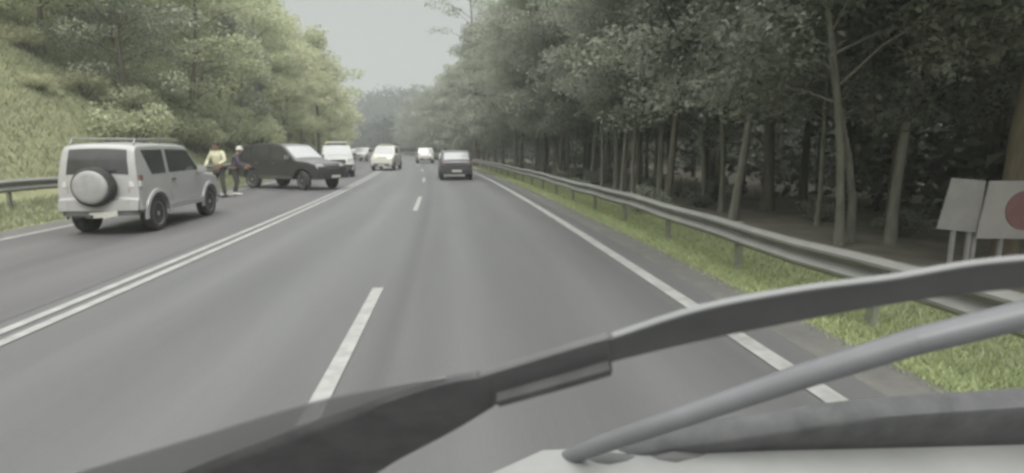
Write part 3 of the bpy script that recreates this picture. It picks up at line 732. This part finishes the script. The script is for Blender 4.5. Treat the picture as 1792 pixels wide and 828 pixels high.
# dark car ahead in our lane
HATCH = [(-2.15, .48), (-2.14, .72), (-2.1, .92), (-2.02, 1.02), (-1.55, 1.45), (-1.35, 1.52), (-.6, 1.56), (.1, 1.54), (.3, 1.48), (1.0, 1.02), (1.2, .96), (1.8, .88), (2.05, .76), (2.13, .55), (2.15, .42)]
simple_car('moving_car', 'dark grey car driving away in our lane with pale sky tone painted on its rear window', 'car', (-.12, 32.4, 0), R(3.2), 'charcoal_paint', HATCH, .875, 1.0, (-1.3, 1.32), ws=(.36, .95), rs=(-1.98, -1.58), wins=([(-1.3, 1.42), (-.5, 1.46), (-.5, 1.04), (-1.6, 1.04)], [(-.42, 1.46), (.2, 1.44), (.8, 1.06), (-.42, 1.04)]), glass_r='glass_painted_sky', tl=.86)
# white car further ahead
simple_car('moving_car', 'white car driving away far ahead left of the dark car', 'car', (-3.6, 66.0, 0), R(6.5), 'white_paint_b', SUVTOP, .93, 1.08, (-1.35, 1.35), rw=.35, ws=(.4, .95), rs=(-1.98, -1.78), wins=SUVWIN, lower='black_plastic', glass_r='glass_painted_sky')
# cream coloured car coming towards us past the crash
CREAM = [(-2.25, .5), (-2.2, 1.1), (-2.05, 1.6), (-1.8, 1.78), (-.8, 1.86), (.2, 1.85), (.5, 1.78), (1.25, 1.18), (1.4, 1.12), (1.95, 1.02), (2.15, .86), (2.22, .6), (2.25, .45)]
rt_, c_ = simple_car('oncoming_car', 'cream coloured tall car coming towards us past the crash with one bright headlight', 'car', (-5.45, 46.0, 0), R(180 - 4), 'cream_paint', CREAM, .87, 1.15, (-1.4, 1.4), rw=.34, ws=(.55, 1.2), rs=(-2.18, -2.07), wins=([(-1.8, 1.65), (-.4, 1.7), (-.4, 1.2), (-1.9, 1.2)], [(-.3, 1.7), (.35, 1.66), (.95, 1.22), (-.3, 1.2)]), lower='grey_plastic', lamp='lamp_on', lights=(True, False), glass_f='glass_painted_sky', hl=.93)
boxpart('roof_box', M['cream_paint'], rt_, (0, -.2, 1.92), (.9, 1.1, .12), .04)
# white cars queueing behind it
simple_car('oncoming_car', 'white car right behind the cream coloured oncoming car', 'car', (-11.9, 75.5, 0), R(180 - 8), 'white_paint_b', SUVTOP, .92, 1.08, (-1.35, 1.35), rw=.35, ws=(.4, .95), rs=(-1.98, -1.78), wins=SUVWIN, lower='black_plastic', glass_f='glass_painted_sky')
simple_car('oncoming_car', 'tiny white car between the lightbar pickup and the white queueing car', 'car', (-17.6, 103, 0), R(180 - 10), 'white_paint_b', HATCH, .88, 1.0, (-1.3, 1.32), ws=(.36, .95), rs=(-1.98, -1.58), wins=(), glass_f='glass_painted_sky')
simple_car('moving_car', 'tiny white car far off where the road meets the trees', 'car', (-18.3, 172, 0), R(10), 'white_paint_b', SUVTOP, .92, 1.08, (-1.35, 1.35), ws=(.4, .95), rs=(-1.98, -1.78), wins=(), glass_r='glass_painted_sky')

# --- white pickup with a light bar
def lightbar_pickup():
    root = empty('emergency_pickup', (-7.35, 36.4, 0), R(180 + 13))
    tag(root, 'white pickup with a yellowish light bar on its roof, standing behind the dark crashed off-roader', 'pickup truck')
    top = [(-2.6, .62), (-2.58, 1.12), (-2.5, 1.15), (-.95, 1.16), (-.88, 1.2), (-.72, 1.72), (-.55, 1.82), (.1, 1.85), (.4, 1.82), (.55, 1.75), (1.2, 1.22), (1.4, 1.17), (2.1, 1.1), (2.4, 1.0), (2.5, .8), (2.55, .5)]
    c = Car(top, .94, .45, (-1.55, 1.55), .38, 1.16, .15, arch=.47, plan=.08); c.body(M['white_paint'], root)
    c.over(.6, 1.15, .94, M['glass_painted_sky'], root, 'windscreen'); c.over(-.86, -.74, .85, M['glass_dark'], root, 'rear_window')
    for sd_ in (-1, 1):
        c.side([(-.62, 1.7), (.42, 1.72), (1.0, 1.24), (1.0, 1.21), (-.76, 1.21)], sd_, M['glass_dark'], root, 'side_window')
        boxpart('headlight', M['lens_white'], root, (sd_ * .68, 2.36, .98), (.38, .2, .2), .04, Matrix.Rotation(sd_ * R(-20), 3, 'Z'))
        boxpart('tail_light', M['tail_red'], root, (sd_ * .84, -2.56, .95), (.1, .08, .26), .02)
    boxpart('grille', M['black_plastic'], root, (0, 2.47, .9), (.85, .08, .26), .02)
    c.plank(2.64, .44, .74, .99, .18, M['black_plastic'], root, 'front_bumper')
    c.mirrors(.98, 1.24, M['black_plastic'], root)
    lb = boxpart('light_bar', M['plate'], root, (0, .05, 2.02), (1.35, .3, .13), .03)
    boxpart('amber_lens', M['hivis'], lb, (.45, .05, 2.02), (.42, .31, .14), .03)
    boxpart('bar_mount', M['black_plastic'], root, (0, .05, 1.91), (1.1, .16, .12), .01)
    boxpart('light_bar_foot', M['black_plastic'], root, (0, .05, 1.87), (1.2, .2, .03), .005)
    c.add_wheels(root, .25)
    boxpart('underbody', M['black_plastic'], root, (0, 0, .55), (1.2, 4.2, .2), .03)
lightbar_pickup()

# loose debris by the crash
db = MB().prism([(0, 0, .012), (.34, .05, .02), (.62, -.04, .05), (.66, .1, .12), (.36, .22, .08), (.05, .16, .02)], (0, .01, .035))
o = db.build('bumper_fragment', M['white_paint_b'], None, bevel=.008); o.location = (-8.35, 20.9, .012); tag(o, 'white torn bumper fragment lying on the road by the feet of the two people', 'debris')

# ------------------------------------------------------------------ people (skinned stick figures)
def skin_mesh(name, V, E, RAD, root, sub=2):
    me = bpy.data.meshes.new(name + '_s'); me.from_pydata(V, E, []); o = bpy.data.objects.new('tmp', me); C.objects.link(o)
    o.modifiers.new('s', 'SKIN'); sv = me.skin_vertices[0].data
    for i, r in enumerate(RAD): sv[i].radius = (r, r) if not hasattr(r, '__len__') else r
    for i in range(len(V)): sv[i].use_root = (i == root)
    m = o.modifiers.new('u', 'SUBSURF'); m.levels = sub; m.render_levels = sub
    dg = bpy.context.evaluated_depsgraph_get(); new = bpy.data.meshes.new_from_object(o.evaluated_get(dg)); new.name = name
    bpy.data.objects.remove(o); new.polygons.foreach_set('use_smooth', [True] * len(new.polygons)); return new

def person(loc, rz, label, J, top_m, leg_m, hat=None, vest=None):
    """J: joint positions in metres, x right, y forward"""
    root = empty('person', loc, rz); tag(root, label, 'person')
    V = []; E = []; RD = []
    def v(p, r, link_to=None):
        V.append(tuple(p)); RD.append(r)
        if link_to is not None: E.append((link_to, len(V) - 1))
        return len(V) - 1
    pel = v(J['pelvis'], (.15, .11)); waist = v(J['waist'], (.135, .10), pel); chest = v(J['chest'], (.165, .115), waist)
    nb = v(J['neck'], .065, chest); nk = v(Vector(J['neck']).lerp(Vector(J['head']), .35), .055, nb)
    hd = Vector(J['head']); h0 = v(hd + Vector((0, .01, -.06)), (.068, .08), nk); h1 = v(hd + Vector((0, 0, .03)), (.078, .095), h0); v(hd + Vector((0, -.01, .1)), (.055, .07), h1)
    v(hd + Vector((0, .115, -.005)), .014, h1)                                              # nose
    for s in (-1, 1): v(hd + Vector((s * .088, -.005, 0)), (.012, .022), h1)                # ears
    for s, sh, el, wr, hp, kn, an in ((-1, 'shl', 'ell', 'wrl', 'hpl', 'knl', 'anl'), (1, 'shr', 'elr', 'wrr', 'hpr', 'knr', 'anr')):
        a = v(J[sh], .062, chest); b = v(Vector(J[sh]).lerp(Vector(J[el]), .5), .05, a); e = v(J[el], .042, b); f = v(Vector(J[el]).lerp(Vector(J[wr]), .4), .04, e); w = v(J[wr], .027, f)
        dr = (Vector(J[wr]) - Vector(J[el])).normalized(); sdv = Vector((0, 1, 0)) if abs(dr.y) < .8 else Vector((0, 0, 1)); sdv = (sdv - dr * sdv.dot(dr)).normalized()
        nrm = dr.cross(sdv); pm = Vector(J[wr]) + dr * .075; p = v(pm, (.034, .02), w)
        for k, ln in enumerate((.068, .08, .075, .058)):
            off = sdv * (.03 - .02 * k); q = v(pm + off + dr * .035, .0085, p); q2 = v(pm + off + dr * (.035 + ln * .5) + nrm * -s * .008, .008, q); v(pm + off + dr * (.03 + ln) + nrm * -s * .025, .0065, q2)
        q = v(pm + sdv * .045 - dr * .02, .011, p); v(pm + sdv * .062 + dr * .025, .0085, q)
        a = v(J[hp], .095, pel); b = v(Vector(J[hp]).lerp(Vector(J[kn]), .5), .078, a); k_ = v(J[kn], .057, b); c_ = v(Vector(J[kn]).lerp(Vector(J[an]), .35), .055, k_); an_ = v(J[an], .038, c_)
        h_ = v(Vector(J[an]) + Vector((0, -.03, -.045)), .036, an_); v(Vector(J[an]) + Vector((s * .02, .17, -.055)), (.04, .028), h_)
    link('body', skin_mesh('body', V, E, RD, pel), M['skin'], root)
    # clothes follow the same joints, a little wider
    def cloth(name, chain, m, rootv=0):
        vs = []; es = []; rs = []
        for path in chain:
            prev = None
            for p, r in path:
                key = tuple(round(x, 4) for x in p)
                if key in vs: i_ = vs.index(key)
                else: vs.append(key); rs.append(r); i_ = len(vs) - 1
                if prev is not None: es.append((prev, i_))
                prev = i_
        link(name, skin_mesh(name, vs, es, rs, rootv), m, root)
    Lp = lambda a, b, t: Vector(J[a]).lerp(Vector(J[b]), t)
    P = lambda a: Vector(J[a])
    tor = [(P('pelvis') + Vector((0, 0, .02)), (.175, .135)), (P('waist'), (.165, .13)), (P('chest'), (.19, .145)), (P('neck') - Vector((0, 0, .03)), .085)]
    cloth('jacket', [tor] + [[(P('chest'), (.19, .145)), (P(s), .08), (Lp(s, e, .5), .068), (P(e), .06), (Lp(e, w, .5), .054), (Lp(e, w, .9), .046)] for s, e, w in (('shl', 'ell', 'wrl'), ('shr', 'elr', 'wrr'))], top_m)
    cloth('trousers', [[(P('pelvis'), (.175, .13)), (P(h), .112), (Lp(h, k, .5), .096), (P(k), .078), (Lp(k, a, .5), .07), (Lp(k, a, .93), .062)] for h, k, a in (('hpl', 'knl', 'anl'), ('hpr', 'knr', 'anr'))], leg_m)
    for an in ('anl', 'anr'):
        q = P(an); sh = MB().lathe([(-.1, .03), (-.085, .05), (.0, .052), (.12, .05), (.19, .036), (.205, .015)], 12, 'y').build('shoe', M['cloth_white'] if vest is None else M['black_plastic'], root)
        sh.location = q + Vector((0, 0, -.05)); sh.scale = (1, 1, .85)
    if vest is not None:
        cloth('vest', [[(P('waist') - Vector((0, 0, .1)), (.195, .155)), (P('waist') + Vector((0, 0, .1)), (.2, .16)), (P('chest') + Vector((0, 0, .01)), (.225, .165)), (P('neck') - Vector((0, 0, .03)), (.14, .12))]], vest)
    hm = MB().lathe([(-.01, .105), (.03, .108), (.075, .098), (.11, .07), (.13, .03)], 16, 'z')
    if hat is not None:
        hm.lathe([(-.005, .1), (0, .125), (.012, .122)], 16, 'z'); h = hm.build('cap', hat, root)
    else: h = hm.build('hair', M['hair'], root)
    h.location = hd + Vector((0, -.015, .02)); h.scale = (.95, 1.05, 1)
    for s in (-1, 1):
        e = MB().lathe([(-.012, .004), (-.006, .011), (.006, .012), (.012, .004)], 10, 'y').build('eye', M['hair'], root); e.location = hd + Vector((s * .034, .088, .02))
    return root
J1 = dict(pelvis=(0, 0, .96), waist=(0, .01, 1.13), chest=(0, .04, 1.36), neck=(0, .05, 1.53), head=(0, .10, 1.69),
          shl=(-.2, .04, 1.46), ell=(-.31, .1, 1.2), wrl=(-.2, .3, 1.08), shr=(.2, .04, 1.46), elr=(.33, .08, 1.21), wrr=(.30, .25, 1.0),
          hpl=(-.1, 0, .9), knl=(-.14, .06, .5), anl=(-.16, 0, .09), hpr=(.1, 0, .9), knr=(.15, .03, .5), anr=(.18, -.05, .09))
person((-8.12, 20.6, 0.012), R(165), 'person in a yellow high visibility jacket and dark trousers standing behind the white off-roader', J1, M['hivis'], M['cloth_dark'], None, M['hivis']).scale = (1.04, 1.04, 1.04)
J2 = dict(pelvis=(0, 0, .92), waist=(0, .03, 1.09), chest=(0, .1, 1.31), neck=(0, .16, 1.46), head=(0, .24, 1.6),
          shl=(-.19, .1, 1.4), ell=(-.27, .2, 1.14), wrl=(-.16, .42, 1.06), shr=(.19, .1, 1.4), elr=(.27, .16, 1.14), wrr=(.22, .36, 1.0),
          hpl=(-.1, 0, .87), knl=(-.13, .1, .48), anl=(-.14, -.05, .09), hpr=(.1, 0, .87), knr=(.12, .06, .48), anr=(.15, .02, .09))
person((-7.93, 21.4, 0.012), R(-70), 'person in dark purple clothes and a white cap bending towards the dark crashed off-roader', J2, M['cloth_purple'], M['cloth_dark'], M['cloth_white'])

# ------------------------------------------------------------------ red and white sign at the right edge
sg = empty('roadside_sign', (7.82, 7.95, -.03), R(-8)); tag(sg, 'grey and white sign board with a red disc, on posts behind the right guardrail', 'sign')
MB().prism([(-.5, 0, .50), (.12, 0, .44), (.14, 0, 1.24), (-.36, 0, 1.28)], (0, .03, 0)).build('back_board', M['sign_grey'], sg, bevel=.006)
wb = MB().prism([(.06, -.05, .36), (.78, -.05, .36), (.78, -.05, 1.24), (.16, -.05, 1.24)], (0, .03, 0)).build('white_board', M['sign_white'], sg, bevel=.006)
MB().lathe([(-.066, .30), (-.054, .30)], 40, 'y', (.73, 0, .80)).build('red_disc', M['sign_red'], wb)
for x in (-.22, .02, .1, .5): MB().box((x, .055, .55), (.06, .05, 1.35)).build('post', M['sign_grey'], sg, bevel=.005)

# ------------------------------------------------------------------ wipers and cowl of our own vehicle
WN = Vector((0, .819, .574))          # the blades bulge off the glass towards the road side and back
def ribbon(name, top, bot, thick, m, parent=None, sub=5):
    """rounded bar between an upper and a lower edge line"""
    def dense(P):
        P = [Vector(p) for p in P]; out = []
        for i in range(len(P) - 1):
            p0, p1, p2, p3 = P[max(i - 1, 0)], P[i], P[i + 1], P[min(i + 2, len(P) - 1)]
            for k in range(sub):
                t = k / sub; out.append(.5 * ((2 * p1) + (p2 - p0) * t + (2 * p0 - 5 * p1 + 4 * p2 - p3) * t * t + (3 * p1 - p0 - 3 * p2 + p3) * t ** 3))
        return out + [P[-1]]
    A, B = dense(top), dense(bot); vs = []; fs = []; n = 12
    for a, b in zip(A, B):
        c = (a + b) / 2; h = (a - b) / 2; nn = WN * thick / 2
        for k in range(n):
            q = 2 * math.pi * k / n; ca, sa = math.cos(q), math.sin(q)
            ca = math.copysign(abs(ca) ** .35, ca); sa = math.copysign(abs(sa) ** .35, sa); vs.append(c + h * ca + nn * sa)
    m_ = len(A)
    fs = [(i * n + k, i * n + (k + 1) % n, (i + 1) * n + (k + 1) % n, (i + 1) * n + k) for i in range(m_ - 1) for k in range(n)] + [tuple(range(n))[::-1], tuple(range((m_ - 1) * n, m_ * n))]
    return MB().add(vs, fs).build(name, m, parent, 50)
wp = empty('windscreen_wiper', (0, .36, 1.54)); tag(wp, 'large dark wiper with a clip in its middle, sweeping across the lower windscreen', 'windscreen wiper')
def rel(P): return [Vector(p) - Vector((0, .36, 1.54)) for p in P]
ribbon('blade', rel([(-.2894, .4531, 1.4099), (-.2027, .4163, 1.4624), (-.1311, .3913, 1.4981), (-.063, .3687, 1.5305), (-.0091, .3533, 1.5525), (.022, .3505, 1.5568)]),
       rel([(-.262, .5144, 1.3215), (-.168, .4728, 1.382), (-.0764, .4328, 1.4389), (-.0467, .4145, 1.465), (-.0067, .392, 1.4972), (.0225, .3728, 1.5245)]), .007, M['rubber'], wp)
ribbon('blade_lip', rel([(-.281, .4141, 1.4655), (-.1878, .3895, 1.5007), (-.0994, .3661, 1.5341), (-.0386, .3556, 1.5492), (-.0091, .3521, 1.5541)]),
       rel([(-.281, .4541, 1.4085), (-.2027, .4183, 1.4600), (-.1311, .3933, 1.4957), (-.063, .3707, 1.5281), (-.0091, .3553, 1.5501)]), .001, M['lip'], wp)
ribbon('clip', rel([(.012, .3502, 1.5573), (.0167, .3495, 1.5580), (.0694, .3346, 1.5792), (.090, .3296, 1.5866)]), rel([(.0122, .381, 1.514), (.0252, .3718, 1.526), (.0686, .3603, 1.5425), (.1002, .3516, 1.555)]), .006, M['wiper_steel'], wp)
ribbon('clip_cover', rel([(.024, .3600, 1.5400), (.062, .350, 1.5545), (.094, .341, 1.567)]), rel([(.026, .3655, 1.5325), (.066, .355, 1.5475), (.097, .346, 1.560)]), .016, M['rubber'], wp)
ribbon('arm', rel([(.086, .3322, 1.5825), (.0932, .3306, 1.5849), (.1422, .3159, 1.6059), (.1984, .3073, 1.6182), (.2508, .3023, 1.6253), (.2945, .2963, 1.6338), (.3449, .2933, 1.6382)]),
       rel([(.092, .3475, 1.5607), (.1007, .3449, 1.5644), (.1515, .334, 1.5799), (.2107, .3239, 1.5944), (.2660, .3156, 1.6063), (.3118, .3111, 1.6127), (.3638, .307, 1.6185)]), .003, M['wiper_steel'], wp)
ribbon('arm_highlight', rel([(.0935, .3296, 1.5866), (.1422, .3149, 1.6073), (.1984, .3063, 1.6196), (.2508, .3013, 1.6267), (.2945, .2953, 1.6352), (.3449, .2923, 1.6396)]),
       rel([(.0936, .3311, 1.5843), (.1425, .3165, 1.6048), (.1988, .3079, 1.6173), (.2512, .3029, 1.6243), (.2950, .2969, 1.6329), (.3455, .2939, 1.6373)]), .004, M['wiper_highlight'], wp)  # strip carrying the painted highlight along the arm's top
ar = empty('wiper_arm', (.3, .48, 1.48)); tag(ar, 'plain grey rod shaped wiper arm below the large dark wiper', 'wiper arm')
AP = [Vector(p) - Vector((.3, .48, 1.48)) for p in [(.04, .640, 1.295), (.0975, .6000, 1.340), (.1499, .5421, 1.397), (.2225, .5141, 1.4371), (.3152, .4777, 1.4891), (.4002, .4485, 1.5307), (.4731, .4309, 1.5559), (.56, .412, 1.583)]]
MB().tube(AP, [.003, .007, .0095, .0105, .0115, .012, .0125, .013], 14).build('rod', M['arm_grey'], ar)
MB().tube(AP[5:], [.0121, .0126, .0131], 14).build('rod_sleeve', M['arm_grey'], ar)
cw = empty('cowl_panel', (.35, .62, 1.33)); tag(cw, 'light grey cowl panel with a dark seal along the bottom right of the windscreen', 'cowl panel')
def relc(P): return [Vector(p) - Vector((.35, .62, 1.33)) for p in P]
edge = [(-.1592, .6118, 1.22), (-.1, .6017, 1.26), (-.0043, .5886, 1.325), (.0908, .5865, 1.3671), (.2561, .5877, 1.3645), (.4323, .5911, 1.3577), (.6779, .5968, 1.3465), (.9, .605, 1.335)]
vs = []
for x, y, z in edge:
    vs += [(x, y + .05, z - .06), (x, y + .012, z - .012), (x, y, z), (x, y - .012, z - .002), (x, y - .10, z - .028), (x, y - .17, z - .10)]
MB().add(relc(vs), [(i * 6 + k, i * 6 + k + 1, (i + 1) * 6 + k + 1, (i + 1) * 6 + k) for i in range(len(edge) - 1) for k in range(5)]).build('panel', M['cowl_grey'], cw, 45)
ribbon('seal', relc([(.1515, .5946, 1.3509), (.1877, .5838, 1.3723), (.3157, .5742, 1.3915), (.4436, .5647, 1.4107), (.6301, .5611, 1.4177), (.82, .556, 1.425)]),
       relc([(.1518, .5966, 1.3469), (.2591, .5937, 1.3526), (.3241, .5873, 1.3654), (.4685, .5914, 1.3572), (.6751, .5946, 1.3508), (.87, .5967, 1.347)]), .03, M['rubber'], cw)
for x, w_ in ((.16, .05), (.235, .045)):
    MB().tube(relc([(x - w_, .575, 1.352), (x, .572, 1.357), (x + w_, .575, 1.354)]), [.006, .011, .006], 10).build('washer_nozzle', M['grey_plastic'], cw)

# ------------------------------------------------------------------ haze in the valley air
hz = MB().box((0, 900, 50), (3600, 2600, 104)).build('haze', None, None, smooth=None)
hz.data.materials.clear()
hm = bpy.data.materials.new('haze'); hm.use_nodes = True; hm.node_tree.nodes.clear()
ho = hm.node_tree.nodes.new('ShaderNodeOutputMaterial'); hv = hm.node_tree.nodes.new('ShaderNodeVolumePrincipled')
hv.inputs['Color'].default_value = (.65, .675, .675, 1); hv.inputs['Density'].default_value = .0027; hv.inputs['Anisotropy'].default_value = .2
hm.node_tree.links.new(hv.outputs[0], ho.inputs['Volume']); hz.data.materials.append(hm)
tag(hz, 'thin pale haze filling the valley', 'haze', kind='stuff')
